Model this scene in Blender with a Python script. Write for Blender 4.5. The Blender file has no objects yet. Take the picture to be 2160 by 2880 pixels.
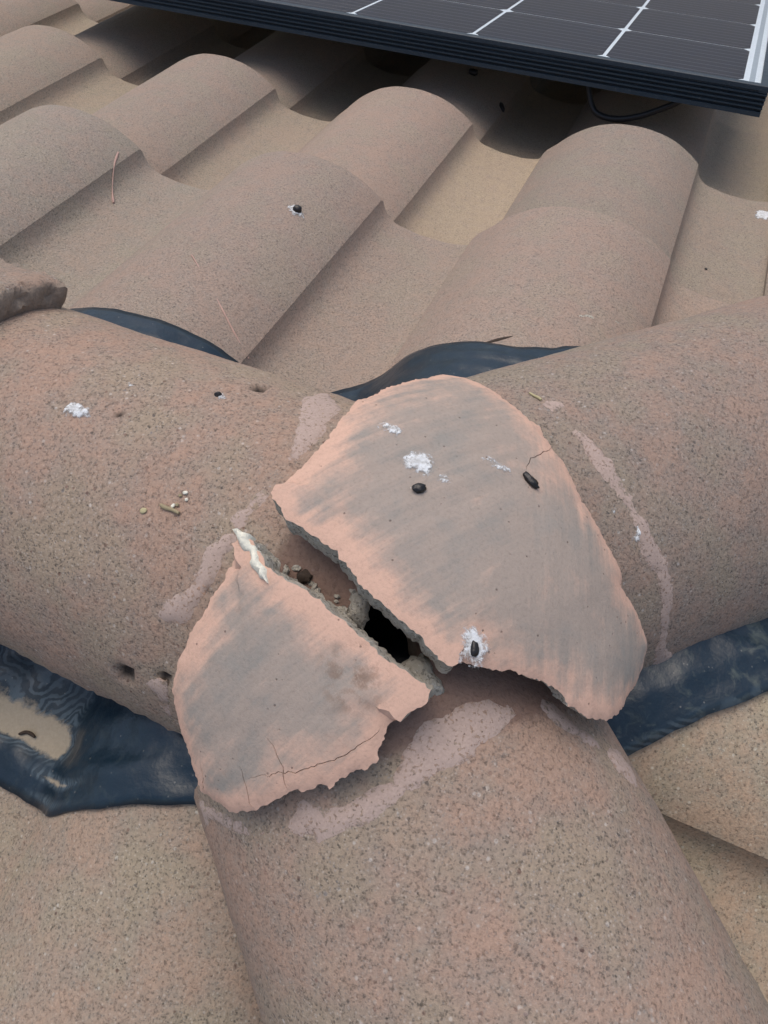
import bpy, bmesh, math, random
import numpy as np
from mathutils import Matrix, Vector
scene=bpy.context.scene
# ------------------------------------------------------------------ camera, sky, sun, exposure
cam=bpy.data.objects.new('camera',bpy.data.cameras.new('camera')); scene.collection.objects.link(cam); scene.camera=cam
RIGHT=(0.92707,0.37187,-0.04746); DOWN=(0.28935,-0.79027,-0.54014); FWD=(-0.23836,0.48701,-0.84024)
cam.matrix_world=Matrix(((RIGHT[0],-DOWN[0],-FWD[0],0.12711),(RIGHT[1],-DOWN[1],-FWD[1],-0.17799),(RIGHT[2],-DOWN[2],-FWD[2],0.40666),(0,0,0,1)))
cam.data.sensor_fit='HORIZONTAL'; cam.data.sensor_width=36; cam.data.lens=36.41; cam.data.clip_start=.02; cam.data.clip_end=2000
SUN_EL,SUN_AZ=74,-40           # degrees: height, and compass angle from +Y towards +X
world=bpy.data.worlds.new('World'); scene.world=world; world.use_nodes=True
wt=world.node_tree; bg=wt.nodes['Background']; sky=wt.nodes.new('ShaderNodeTexSky'); sky.sky_type='NISHITA'; sky.sun_disc=False
sky.sun_elevation=math.radians(SUN_EL); sky.sun_rotation=math.radians(SUN_AZ); sky.air_density=1.0; sky.dust_density=4.0; sky.ozone_density=0.4
wt.links.new(sky.outputs[0],bg.inputs[0]); bg.inputs[1].default_value=.125
sun=bpy.data.objects.new('sun',bpy.data.lights.new('sun','SUN')); scene.collection.objects.link(sun); sun.data.energy=0.7; sun.data.angle=math.radians(60); sun.data.color=(1,.95,.87)
_a,_e=math.radians(SUN_AZ),math.radians(SUN_EL); sun.rotation_euler=Vector((math.sin(_a)*math.cos(_e),math.cos(_a)*math.cos(_e),math.sin(_e))).to_track_quat('Z','Y').to_euler()
vs=scene.view_settings; vs.view_transform='Standard'; vs.look='None'; vs.exposure=0.48; vs.gamma=1; vs.use_curve_mapping=False

scene.cycles.max_bounces=6; scene.cycles.diffuse_bounces=3; scene.cycles.glossy_bounces=2; scene.cycles.transparent_max_bounces=8

# ---- frame of the roof (metres; origin = where ridge and hips meet, at the rim level of the ridge tiles)
TH=math.radians(17.0); CT,ST=math.cos(TH),math.sin(TH)
O=np.array([-0.47526,0.49527,-0.11255]); PITCH=.305; EXPO=.3356; TAU=.12696
PX=[-.2,-.196,-.185,-.168,-.151,-.135,-.115,-.091,-.069,-.047,-.029,-.012,-.004,0,.0010,.0034,.006,.010,.015,.021,.03,.05,.075,.095,.108,.12,.13]
PZ=[-.027,-.020,-.006,.009,.020,.027,.032,.0335,.032,.0275,.020,.0095,.0036,0,-.0042,-.0108,-.0150,-.0188,-.0220,-.0246,-.027,-.031,-.033,-.031,-.027,-.022,-.018]
FR={}
def unit(v): v=np.asarray(v,float); return v/np.linalg.norm(v)
def _fr(k,d0,lat,vert,yaw,pit,da,db,dt):
    d=unit(d0); cy,sy=math.cos(yaw),math.sin(yaw)
    d=unit([cy*d[0]-sy*d[1],sy*d[0]+cy*d[1],d[2]+pit]); s=unit(np.cross(d,[0,0,1])); n=np.cross(s,d)
    FR[k]=(s*lat+np.array([0,0,vert]),d,s,n,.107+da,.105+db,.0677+dt)
TT=math.tan(TH)
_fr('r',(-1,0,0),-0.0032,0.0017,-0.0667,-0.0311,0.0022,0.0009,-0.0591)
_fr('R',(1,1,-TT),0.0077,-0.0068,0.0207,0.0367,-0.0008,-0.001,0.0274)
_fr('B',(1,-1,-TT),0.0027,-0.0023,0.0175,0.0192,-0.0016,-0.0001,0.0195)
def barrel_pt(k,s,ph,off=0.0):
    A0,d,sd,n,a,b,tp=FR[k]; m=1+tp*s/.4
    return A0+d*s+sd*(math.cos(ph)*(a*m+off))+n*(math.sin(ph)*(b*m+off))
def barrel_co(k,P):
    A0,d,sd,n,a,b,tp=FR[k]; v=np.asarray(P)-A0; s=float(v@d); m=1+tp*s/.4
    return s,math.atan2(float(v@n)/(b*m),float(v@sd)/(a*m))
def barrel_f(k,P):
    # signed distance-like value to a barrel, rounded off behind its upper end
    A0,d,sd,n,a,b,tp=FR[k]; v=P-A0; s=v@d; m=1+tp*np.maximum(s,0)/.4
    x=v@sd; h=v@n; back=np.minimum(s+(.055 if k=='r' else .0),0)
    return (np.sqrt((x/(a*m))**2+(h/(b*m))**2+(back/.1)**2)-1)*.1
def cap_f(P,k=.022):
    f=np.stack([barrel_f(q,P) for q in 'rRB'],0)
    m=f.min(0); return m-k*np.log(np.exp(-(f-m)/k).sum(0))+k*.25
CC=np.array([.06,-.01,-.05])
def cap_ae(P):
    v=np.asarray(P)-CC; r=np.linalg.norm(v); al=math.acos(v[2]/r); be=math.atan2(v[1],v[0]); return al*math.cos(be)*.16,al*math.sin(be)*.16
def cap_pts(ae,t):
    # points of the cap's surface at offset t for many azimuthal-equidistant coordinates
    ae=np.asarray(ae)/.16; al=np.hypot(ae[:,0],ae[:,1]); be=np.arctan2(ae[:,1],ae[:,0])
    D=np.stack([np.sin(al)*np.cos(be),np.sin(al)*np.sin(be),np.cos(al)],1)
    lo=np.full(len(D),.03); hi=np.full(len(D),.4); t=np.broadcast_to(t,lo.shape)
    for _ in range(34):
        mid=(lo+hi)/2; g=cap_f(CC+D*mid[:,None])-t
        lo=np.where(g<0,mid,lo); hi=np.where(g<0,hi,mid)
    return CC+D*((lo+hi)/2)[:,None]
def prof(x):
    # height of the S-tile section above its crease, x measured from a crease
    x=(np.asarray(x,float)+.2)%PITCH-.2
    z=np.interp(x,PX,PZ); return np.where(x>.105,np.interp(x,[.105,.11],[-.0275,-.027]),z)
LAT={'near':.111,'end':.0395}
def to_local(sl,x,y):
    # plan position -> (along, down) on a slope
    if sl=='far': return x-O[0],y
    if sl=='near': return -x-LAT['near'],-y
    return -y-LAT['end'],x
def field_z(sl,x,y):
    lx,ly=to_local(sl,np.asarray(x,float),np.asarray(y,float)); zp0=prof(lx); zp=zp0*1.0
    for _ in range(5):
        yp=(ly-O[1]-zp*ST)/CT; j=np.maximum(np.ceil(yp/EXPO-1e-6),0)
        zp=zp0-(j*EXPO-yp)*math.tan(TAU)
    return O[2]-yp*ST+zp*CT
def slope_of(x,y):
    if x<abs(y) and y>=0: return 'far'
    if x<abs(y): return 'near'
    return 'end'

# ---- outlines and spots on those surfaces
CAP1=[(-0.0505,-0.0144),(-0.0504,-0.0084),(-0.0480,-0.0018),(-0.0452,0.0051),(-0.0442,0.0142),(-0.0433,0.0190),(-0.0429,0.0238),(-0.0430,0.0286),(-0.0420,0.0356),(-0.0430,0.0405),(-0.0421,0.0446),(-0.0381,0.0507),(-0.0368,0.0609),(-0.0329,0.0690),(-0.0296,0.0791),(-0.0265,0.0847),(-0.0258,0.0896),(-0.0215,0.0968),(-0.0160,0.0981),(-0.0095,0.0986),(-0.0017,0.0964),(0.0075,0.0917),(0.0152,0.0879),(0.0212,0.0850),(0.0275,0.0809),(0.0333,0.0792),(0.0362,0.0750),(0.0414,0.0711),(0.0442,0.0685),(0.0495,0.0666),(0.0543,0.0623),(0.0591,0.0584),(0.0657,0.0519),(0.0728,0.0480),(0.0811,0.0436),(0.0904,0.0394),(0.0991,0.0369),(0.1043,0.0340),(0.1048,0.0294),(0.1104,0.0283),(0.1175,0.0281),(0.1256,0.0255),(0.1329,0.0238),(0.1424,0.0223),(0.1459,0.0184),(0.1465,0.0116),(0.1464,0.0044),(0.1421,-0.0066),(0.1344,-0.0186),(0.1300,-0.0257),(0.1235,-0.0341),(0.1179,-0.0403),(0.1141,-0.0427),(0.1086,-0.0439),(0.1029,-0.0459),(0.0986,-0.0452),(0.0937,-0.0452),(0.0900,-0.0460),(0.0870,-0.0436),(0.0846,-0.0425),(0.0797,-0.0412),(0.0771,-0.0421),(0.0730,-0.0419),(0.0658,-0.0427),(0.0590,-0.0435),(0.0533,-0.0467),(0.0482,-0.0482),(0.0426,-0.0487),(0.0382,-0.0491),(0.0341,-0.0525),(0.0309,-0.0521),(0.0265,-0.0503),(0.0222,-0.0481),(0.0164,-0.0452),(0.0100,-0.0436),(0.0044,-0.0412),(-0.0009,-0.0391),(-0.0065,-0.0364),(-0.0119,-0.0331),(-0.0155,-0.0314),(-0.0201,-0.0282),(-0.0252,-0.0269),(-0.0308,-0.0258),(-0.0349,-0.0242),(-0.0387,-0.0230),(-0.0424,-0.0212),(-0.0449,-0.0189),(-0.0466,-0.0176),(-0.0490,-0.0162)]
CAP2=[(-0.0559,-0.0341),(-0.0539,-0.0334),(-0.0518,-0.0335),(-0.0482,-0.0365),(-0.0429,-0.0403),(-0.0383,-0.0420),(-0.0329,-0.0433),(-0.0280,-0.0443),(-0.0224,-0.0459),(-0.0169,-0.0475),(-0.0135,-0.0499),(-0.0080,-0.0513),(-0.0013,-0.0540),(0.0048,-0.0564),(0.0094,-0.0592),(0.0154,-0.0598),(0.0213,-0.0616),(0.0264,-0.0625),(0.0293,-0.0631),(0.0300,-0.0657),(0.0288,-0.0689),(0.0245,-0.0737),(0.0205,-0.0788),(0.0186,-0.0811),(0.0195,-0.0857),(0.0184,-0.0893),(0.0184,-0.0942),(0.0166,-0.0974),(0.0125,-0.0994),(0.0108,-0.1012),(0.0061,-0.1051),(0.0049,-0.1088),(0.0012,-0.1089),(-0.0013,-0.1107),(-0.0057,-0.1149),(-0.0105,-0.1168),(-0.0169,-0.1231),(-0.0237,-0.1284),(-0.0297,-0.1327),(-0.0368,-0.1356),(-0.0430,-0.1350),(-0.0497,-0.1337),(-0.0553,-0.1347),(-0.0585,-0.1297),(-0.0621,-0.1242),(-0.0645,-0.1168),(-0.0682,-0.1121),(-0.0711,-0.1051),(-0.0738,-0.0971),(-0.0743,-0.0943),(-0.0733,-0.0887),(-0.0714,-0.0820),(-0.0692,-0.0749),(-0.0662,-0.0663),(-0.0635,-0.0614),(-0.0621,-0.0564),(-0.0600,-0.0503),(-0.0589,-0.0454),(-0.0578,-0.0408),(-0.0573,-0.0363)]
CRK1=[[(0.0416,0.0704),(0.0407,0.0632),(0.0371,0.0559),(0.0341,0.0500),(0.0337,0.0465),(0.0345,0.0423)],[(-0.0097,-0.0324),(-0.0057,-0.0329),(-0.0041,-0.0349)],[(0.0229,-0.0145),(0.0289,-0.0146),(0.0365,-0.0145),(0.0470,-0.0120),(0.0544,-0.0085)],[(-0.0071,0.0630),(-0.0020,0.0526),(0.0022,0.0394)]]
CRK2=[[(-0.0271,-0.1158),(-0.0188,-0.1117),(-0.0110,-0.1085),(-0.0053,-0.1047),(-0.0004,-0.1016),(0.0035,-0.0982),(0.0078,-0.0941),(0.0122,-0.0887),(0.0162,-0.0837)],[(-0.0232,-0.0996),(-0.0189,-0.1036),(-0.0152,-0.1077),(-0.0121,-0.1139),(-0.0103,-0.1164)],[(-0.0337,-0.1144),(-0.0308,-0.1176),(-0.0282,-0.1209),(-0.0245,-0.1281)],[(-0.0535,-0.1198),(-0.0523,-0.1256),(-0.0518,-0.1326)],[(0.0081,-0.1030),(0.0071,-0.1002),(0.0107,-0.0982)],[(-0.0215,-0.0587),(-0.0186,-0.0532),(-0.0173,-0.0508)]]
SMEAR={'r':[[(0.0331,0.9804),(0.0293,0.7687),(0.0092,0.9829),(0.0059,1.1729),(0.0030,1.2873),(0.0041,1.4079),(0.0075,1.4844),(0.0116,1.4454),(0.0157,1.3271),(0.0222,1.1964),(0.0266,1.0948)],
[(0.0077,1.6425),(0.0119,1.6517),(0.0148,1.7087),(0.0165,1.7598),(0.0205,1.8117),(0.0197,1.8585),(0.0170,1.8726),(0.0135,1.8711),(0.0111,1.8662),(0.0109,1.7859),(0.0080,1.6756)],
[(0.0181,1.8866),(0.0217,1.9430),(0.0250,1.9896),(0.0244,2.0456),(0.0250,2.1115),(0.0240,2.1483),(0.0303,2.2185),(0.0363,2.2742),(0.0383,2.3302),(0.0381,2.3650),(0.0266,2.3479),(0.0207,2.3261),(0.0201,2.2510),(0.0157,2.1437),(0.0133,2.0675),(0.0127,1.9503),(0.0125,1.8892)],
[(0.0259,2.4569),(0.0304,2.5546),(0.0293,2.5856),(0.0272,2.5407),(0.0247,2.4666)],
[(0.0429,2.7407),(0.0369,2.6891),(0.0300,2.6683),(0.0277,2.7293),(0.0304,2.9562),(0.0348,2.8640),(0.0375,2.7705)]],
'R':[[(0.1270,1.5718),(0.1344,1.4874),(0.1369,1.4019),(0.1397,1.3131),(0.1392,1.2244),(0.1419,1.1189),(0.1415,1.0363),(0.1455,0.9681),(0.1473,0.8682),(0.1508,0.7693),(0.1536,0.6539),(0.1546,0.5222),(0.1539,0.3789),(0.1531,0.3077),(0.1565,0.2225),(0.1740,0.0235),(0.1765,-0.0994),(0.1626,-0.0642),(0.1513,0.0831),(0.1481,0.2593),(0.1492,0.3580),(0.1463,0.4842),(0.1466,0.5478),(0.1426,0.7395),(0.1360,0.8226),(0.1353,0.8881),(0.1365,0.9739),(0.1365,1.0369),(0.1346,1.1055),(0.1297,1.2162),(0.1281,1.3389),(0.1274,1.4441)],
[(0.1242,1.7758),(0.1369,1.7506),(0.1349,1.7020),(0.1251,1.6823)]],
'B':[[(0.1032,1.6291),(0.1031,1.7345),(0.1031,1.8303),(0.1056,1.9351),(0.1106,1.9740),(0.1151,2.0503),(0.1175,1.9546),(0.1209,1.8695),(0.1221,1.7859),(0.1248,1.7389),(0.1253,1.6806),(0.1235,1.5954),(0.1272,1.4327),(0.1279,1.3686),(0.1297,1.2933),(0.1296,1.1845),(0.1287,1.0514),(0.1248,1.0577),(0.1213,0.9466),(0.1182,0.9016),(0.1164,0.9516),(0.1135,1.0204),(0.1105,1.0704),(0.1117,1.1085),(0.1169,1.1366),(0.1193,1.2590),(0.1184,1.4212),(0.1138,1.4890),(0.1086,1.5407)],
[(0.1139,2.1768),(0.1175,2.2387),(0.1253,2.2935),(0.1335,2.3399),(0.1400,2.3973),(0.1435,2.4129),(0.1438,2.3506),(0.1360,2.2910),(0.1313,2.2188),(0.1256,2.1725),(0.1191,2.1613)],
[(0.1445,2.4285),(0.1473,2.5641),(0.1521,2.5856),(0.1591,2.6142),(0.1653,2.6300),(0.1673,2.5155),(0.1612,2.4691),(0.1526,2.4243)],
[(0.0854,0.3391),(0.0950,0.5362),(0.1016,0.6391),(0.1106,0.7588),(0.1178,0.9034),(0.1135,0.7426),(0.1042,0.5459),(0.0986,0.4509),(0.0991,0.3226)]]}
LUMP2=[(-0.0448,1.8908),(-0.0509,1.9079),(-0.0570,1.9440),(-0.0583,2.0019),(-0.0590,2.0556),(-0.0535,2.0559),(-0.0486,2.0435),(-0.0474,1.9803),(-0.0463,1.9315)]
RUB=[(-0.0265,1.9509),(-0.0365,1.9895),(-0.0448,2.0156),(-0.0414,1.9999),(-0.0312,1.9737),(-0.0510,2.0349),(-0.0185,1.9389)]
LUMP=[(0.0762,1.6266),(0.0753,1.6739),(0.0762,1.7540),(0.0826,1.7723),(0.0895,1.7602),(0.0953,1.7801),(0.0966,1.7541),(0.0971,1.6958),(0.0936,1.6737),(0.0858,1.6475)]
STRIP=[(-0.0580,-0.0319),(-0.0565,-0.0310),(-0.0552,-0.0319),(-0.0522,-0.0316),(-0.0514,-0.0342),(-0.0478,-0.0362),(-0.0457,-0.0395),(-0.0414,-0.0416),(-0.0411,-0.0439),(-0.0395,-0.0469),(-0.0426,-0.0454),(-0.0462,-0.0420),(-0.0477,-0.0391),(-0.0518,-0.0373),(-0.0548,-0.0347),(-0.0563,-0.0331)]
SP_cap_white=(-0.0049,0.0187)
SP_cap_white2=(0.0056,0.0160)
SP_cap_faint=(-0.0215,0.0300)
SP_cap_streak=(0.0230,0.0354)
SP_cap_streak2=(0.0340,0.0383)
SP_cap_pellet1=(-0.0013,0.0068)
SP_cap_pellet2=(0.0380,0.0365)
SP_cap_white3=(0.0389,-0.0426)
SP_cap_stain=(0.0008,-0.0686)
SP_cap_white4=(-0.0043,0.0064)
SP_cap_dot=(0.0299,-0.0447)
SP_r_white=(0.1287,1.6155)
SP_r_small=(0.0673,1.2351)
SP_r_faint=(0.1151,1.3613)
SP_r_divot=(0.0562,1.0630)
SP_r_hole=(0.0553,2.7471)
SP_r_hole2=(0.0314,2.6589)
SP_r_twig=(0.0505,1.8948)
SP_r_seed=(0.0634,1.9439)
SP_r_bits=(0.0489,1.8352)
SP_r_chip=(0.1058,1.5576)
SP_R_white=(0.1362,0.9362)
SP_R_small=(0.1284,1.0863)
SP_R_leaf=(0.1324,2.3061)
SP_R_needle=(0.1248,1.8240)
SP_B_hole=(0.1070,0.7472)
SP_B_mark=(0.1576,1.5447)
SF_far_pellet=(-0.2187,0.3908)
SF_far_white=(0.2297,0.7667)
SF_far_dot=(0.1759,0.6072)
SF_far_drip0=(-0.4823,0.4633)
SF_far_drip1=(-0.4753,0.4412)
SF_far_drip2=(-0.4655,0.4142)
SF_far_drip3=(-0.4574,0.4028)
SF_far_pelletB=(-0.2353,1.0183)
SF_far_pelletC=(-0.1738,0.9759)
SF_far_scrape=(0.0909,0.3305)
SF_far_string0=(-0.2601,0.2730)
SF_far_string1=(-0.2071,0.2271)
SF_far_string2=(-0.1857,0.2084)
SF_far_string3=(-0.1694,0.1970)
SF_far_scr0=(0.0135,0.2516)
SF_far_scr1=(0.0365,0.2716)
SF_far_clip=(-0.8078,0.8686)
SF_near_f0=(-0.1660,-0.1641)
SF_near_f1=(-0.1058,-0.1706)
SF_near_f2=(-0.0183,-0.1376)
SF_near_worm=(-0.1606,-0.1332)
SF_end_e0=(0.2099,-0.0012)
SF_end_e1=(0.2571,0.0367)
SF_end_e2=(0.1953,-0.0197)
SF_end_e3=(0.2008,-0.0222)
SF_end_e4=(0.1990,-0.0259)
CABLE=[(0.4272,0.4550,0.0595),(0.4358,0.4510,0.0390),(0.4461,0.4470,0.0165),(0.4609,0.4430,0.0089),(0.4854,0.4390,0.0089),(0.5170,0.4350,0.0193),(0.5399,0.4310,0.0327),(0.5594,0.4270,0.0440),(0.5792,0.4230,0.0650)]

# ------------------------------------------------------------------ helpers
from mathutils import Matrix, Vector, noise as mnoise
from mathutils.geometry import delaunay_2d_cdt
COL=bpy.context.scene.collection
rng=random.Random(7)
def fbm(p,sc,oct=3):
    v=0.0; a=1.0; q=Vector((p[0]*sc,p[1]*sc,p[2]*sc))
    for _ in range(oct): v+=a*mnoise.noise(q); q=q*2.1; a*=.5
    return v
def tag(o,label=None,cat=None,group=None,kind=None):
    if label: o['label']=label
    if cat: o['category']=cat
    if group: o['group']=group
    if kind: o['kind']=kind
    return o
def link(name,me,mats,parent=None,smooth=35):
    o=bpy.data.objects.new(name,me); COL.objects.link(o)
    for m in (mats if isinstance(mats,(list,tuple)) else [mats]):
        if len(me.materials)<(len(mats) if isinstance(mats,(list,tuple)) else 1): me.materials.append(m)
    if smooth:
        me.polygons.foreach_set('use_smooth',[True]*len(me.polygons)); me.set_sharp_from_angle(angle=math.radians(smooth))
    if parent is not None: o.parent=parent
    return o
def mesh(name,verts,faces,attrs=None,mi=None):
    me=bpy.data.meshes.new(name); me.from_pydata([tuple(map(float,v)) for v in verts],[],[tuple(map(int,f)) for f in faces])
    for k,v in (attrs or {}).items():
        a=me.attributes.new(k,'FLOAT','POINT'); a.data.foreach_set('value',np.asarray(v,dtype=np.float32))
    if mi is not None: me.polygons.foreach_set('material_index',[int(i) for i in mi])
    me.update(); return me
def empty(name,loc=(0,0,0)):
    o=bpy.data.objects.new(name,None); o.empty_display_size=.05; COL.objects.link(o); o.location=loc; return o
def boxv(x0,x1,y0,y1,z0,z1,base=0):
    v=[(x0,y0,z0),(x1,y0,z0),(x1,y1,z0),(x0,y1,z0),(x0,y0,z1),(x1,y0,z1),(x1,y1,z1),(x0,y1,z1)]
    f=[(0,3,2,1),(4,5,6,7),(0,1,5,4),(1,2,6,5),(2,3,7,6),(3,0,4,7)]
    return v,[tuple(i+base for i in q) for q in f]
def segdist(P,poly,closed=True):
    P=np.asarray(P,float); A=np.asarray(poly,float); B=np.roll(A,-1,0)
    if not closed: A,B=A[:-1],B[:-1]
    best=np.full(len(P),9.)
    for a,b in zip(A,B):
        ab=b-a; t=np.clip(((P-a)@ab)/max(ab@ab,1e-12),0,1); best=np.minimum(best,np.linalg.norm(P-a-t[:,None]*ab,axis=1))
    return best
def ragged(poly,step,rag,seed=0.0,closed=True):
    out=[]; n=len(poly)
    for i in range(n if closed else n-1):
        a=np.array(poly[i]); b=np.array(poly[(i+1)%n]); L=np.linalg.norm(b-a); k=max(1,int(round(L/step)))
        nrm=np.array([-(b-a)[1],(b-a)[0]])/max(L,1e-9)
        for j in range(k):
            p=a+(b-a)*j/k; out.append(tuple(p+nrm*rag*(.9*fbm((p[0],p[1],seed),75,2)+.8*fbm((p[1],p[0],seed+7),480,3))))
    if not closed: out.append(tuple(poly[-1]))
    return out
def fill(poly,step,lines=(),seed=1):
    """triangulate a plan outline with evenly spread inner points; returns points, triangles"""
    r=random.Random(seed); A=np.array(poly); lo=A.min(0); hi=A.max(0)
    g=[(x+r.uniform(-.3,.3)*step,y+r.uniform(-.3,.3)*step) for x in np.arange(lo[0],hi[0],step) for y in np.arange(lo[1],hi[1],step)]
    g=np.array(g)
    if len(g):
        x,y=g[:,0],g[:,1]; ins=np.zeros(len(g),bool)
        for a,b in zip(A,np.roll(A,-1,0)):
            c=((a[1]>y)!=(b[1]>y)); ins^=c&(x<(b[0]-a[0])*(y-a[1])/((b[1]-a[1])+1e-15)+a[0])
        g=g[ins]
        if len(g): g=g[segdist(g,poly)>step*.5]
        for l in lines:
            if len(g): g=g[segdist(g,l,False)>step*.45]
    vs=[Vector(p) for p in poly]+[Vector(p) for p in g]; ed=[(i,(i+1)%len(poly)) for i in range(len(poly))]
    for l in lines:
        b=len(vs); vs+=[Vector(p) for p in l]; ed+=[(b+i,b+i+1) for i in range(len(l)-1)]
    res=delaunay_2d_cdt(vs,ed,[],1,1e-7)
    return np.array([(v[0],v[1]) for v in res[0]]),[tuple(f) for f in res[2]]
def border(tris):
    c={}
    for f in tris:
        for i in range(len(f)):
            e=(f[i],f[(i+1)%len(f)]); c[e]=1
    return [e for e in c if (e[1],e[0]) not in c]
# ------------------------------------------------------------------ materials
class N:
    def __init__(s,name):
        s.m=bpy.data.materials.new(name); s.m.use_nodes=True; s.t=s.m.node_tree; s.t.nodes.clear()
        s.out=s.n('ShaderNodeOutputMaterial'); s.b=s.n('ShaderNodeBsdfPrincipled'); s.l(s.b.outputs[0],s.out.inputs[0])
    def n(s,ty,**k):
        q=s.t.nodes.new(ty)
        for a,b in k.items(): setattr(q,a,b)
        return q
    def l(s,a,b): s.t.links.new(a,b)
    def val(s,sock,v):
        if hasattr(v,'is_linked') or hasattr(v,'links'): s.l(v,sock)
        else: sock.default_value=v
    def obj(s,spread=True,scale=None):
        c=s.n('ShaderNodeTexCoord').outputs['Object']
        if spread:
            i=s.n('ShaderNodeObjectInfo').outputs['Random']; m=s.n('ShaderNodeMath',operation='MULTIPLY'); s.l(i,m.inputs[0]); m.inputs[1].default_value=13.7
            a=s.n('ShaderNodeVectorMath',operation='ADD'); s.l(c,a.inputs[0]); s.l(m.outputs[0],a.inputs[1]); c=a.outputs[0]
        if scale:
            a=s.n('ShaderNodeMapping'); s.l(c,a.inputs[0]); a.inputs['Scale'].default_value=scale; c=a.outputs[0]
        return c
    def noise(s,co,sc,det=3,rough=.5,dist=0):
        q=s.n('ShaderNodeTexNoise'); s.l(co,q.inputs['Vector']); q.inputs['Scale'].default_value=sc; q.inputs['Detail'].default_value=det; q.inputs['Roughness'].default_value=rough; q.inputs['Distortion'].default_value=dist
        return q.outputs['Fac']
    def voro(s,co,sc,out='Color',feature='F1',rnd=1):
        q=s.n('ShaderNodeTexVoronoi',feature=feature); s.l(co,q.inputs['Vector']); q.inputs['Scale'].default_value=sc; q.inputs['Randomness'].default_value=rnd
        return q.outputs[out]
    def ramp(s,x,stops,interp='LINEAR'):
        r=s.n('ShaderNodeValToRGB'); r.color_ramp.interpolation=interp; e=r.color_ramp.elements
        while len(e)<len(stops): e.new(.5)
        for q,(p,c) in zip(e,stops): q.position=p; q.color=(c,c,c,1) if isinstance(c,(int,float)) else (*c,1)
        s.l(x,r.inputs[0]); return r.outputs[0]
    def mix(s,f,a,b,mode='MIX'):
        q=s.n('ShaderNodeMix',data_type='RGBA',blend_type=mode); q.clamp_factor=True
        s.val(q.inputs[0],f)
        for k,v in ((6,a),(7,b)):
            if isinstance(v,tuple): q.inputs[k].default_value=(*v,1) if len(v)==3 else v
            else: s.l(v,q.inputs[k])
        return q.outputs[2]
    def math(s,op,a,b=0.0,c=0.0,clamp=False):
        q=s.n('ShaderNodeMath',operation=op,use_clamp=clamp); s.val(q.inputs[0],a); s.val(q.inputs[1],b); s.val(q.inputs[2],c); return q.outputs[0]
    def sep(s,c):
        q=s.n('ShaderNodeSeparateColor'); s.l(c,q.inputs[0]); return q.outputs
    def attr(s,name): return s.n('ShaderNodeAttribute',attribute_name=name).outputs['Fac']
    def bump(s,h,strength,dist,prev=None):
        q=s.n('ShaderNodeBump'); s.l(h,q.inputs['Height']); q.inputs['Strength'].default_value=strength; q.inputs['Distance'].default_value=dist
        if prev is not None: s.l(prev,q.inputs['Normal'])
        return q.outputs[0]
    def fin(s,col,rough=.9,normal=None,spec=.3,**k):
        s.val(s.b.inputs['Base Color'],(*col,1) if isinstance(col,tuple) else col); s.val(s.b.inputs['Roughness'],rough); s.b.inputs['Specular IOR Level'].default_value=spec
        if normal is not None: s.l(normal,s.b.inputs['Normal'])
        for a,b in k.items(): s.val(s.b.inputs[a],b)
        return s.m
def tile_color(k,co,mott=1.0,pan=None):
    """cement roof tile: sand grains showing through a worn colour wash"""
    tint=k.n('ShaderNodeObjectInfo'); tc=tint.outputs['Color']; al=tint.outputs['Alpha']
    m1=k.noise(co,19,3,.55); m2=k.noise(co,90,4,.7)
    worn=k.math('ADD',k.math('MULTIPLY',m1,.52),k.math('MULTIPLY',m2,.48))
    slurry=k.mix(k.ramp(worn,[(.42,0),(.60,mott)]),TILE_GREY,TILE_SALMON)
    slurry=k.mix(k.ramp(m1,[(.36,.8*mott),(.52,0)]),slurry,TILE_SAND)
    fine=k.noise(co,520,4,.75)
    if pan is not None: slurry=k.mix(k.math('MULTIPLY',k.math('MULTIPLY',pan,al),k.ramp(m2,[(.3,.55),(.6,1)])),slurry,(.365,.315,.225))
    v=k.n('ShaderNodeTexVoronoi'); k.l(co,v.inputs['Vector']); v.inputs['Scale'].default_value=930; g=k.sep(v.outputs['Color']); dd=v.outputs['Distance']
    show=k.ramp(worn,[(.40,.55+.45*mott),(.62,.30)]); core=k.ramp(k.math('ADD',dd,k.math('MULTIPLY',fine,.5)),[(.62,1),(.86,0)])
    grain=k.math('MULTIPLY',core,show)
    dark=k.math('MULTIPLY',k.ramp(g[0],[(.70,0),(.84,1)]),grain); light=k.math('MULTIPLY',k.ramp(g[1],[(.78,0),(.90,1)]),grain)
    c=k.mix(k.math('MULTIPLY',dark,.62),slurry,(.060,.060,.060)); c=k.mix(k.math('MULTIPLY',light,.40),c,(.50,.48,.44))
    if mott>.6:
        w=k.n('ShaderNodeTexVoronoi'); k.l(co,w.inputs['Vector']); w.inputs['Scale'].default_value=360; g2=k.sep(w.outputs['Color']); c2=k.math('MULTIPLY',k.ramp(k.math('ADD',w.outputs['Distance'],k.math('MULTIPLY',fine,.6)),[(.52,1),(.70,0)]),show)
        c=k.mix(k.math('MULTIPLY',k.ramp(g2[2],[(.94,0),(.95,.7)]),c2),c,(.54,.52,.48)); c=k.mix(k.math('MULTIPLY',k.ramp(g2[0],[(.94,0),(.95,.7)]),c2),c,(.07,.07,.075)); c=k.mix(k.math('MULTIPLY',k.ramp(g2[1],[(.96,0),(.97,.8)]),c2),c,(.16,.095,.08))
    pit=k.ramp(fine,[(.34,0),(.44,1)])
    c=k.mix(1.0,c,k.ramp(fine,[(.30,.50),(.42,.90),(.70,1.16)]),'MULTIPLY')
    c=k.mix(1.0,c,tc,'MULTIPLY')
    h=k.math('ADD',k.math('ADD',fine,k.math('MULTIPLY',pit,.4)),k.math('MULTIPLY',m2,1.2))
    return c,h,worn,al
TILE_GREY=(.288,.248,.208); TILE_SALMON=(.368,.266,.204); TILE_SAND=(.325,.278,.206)
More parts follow.
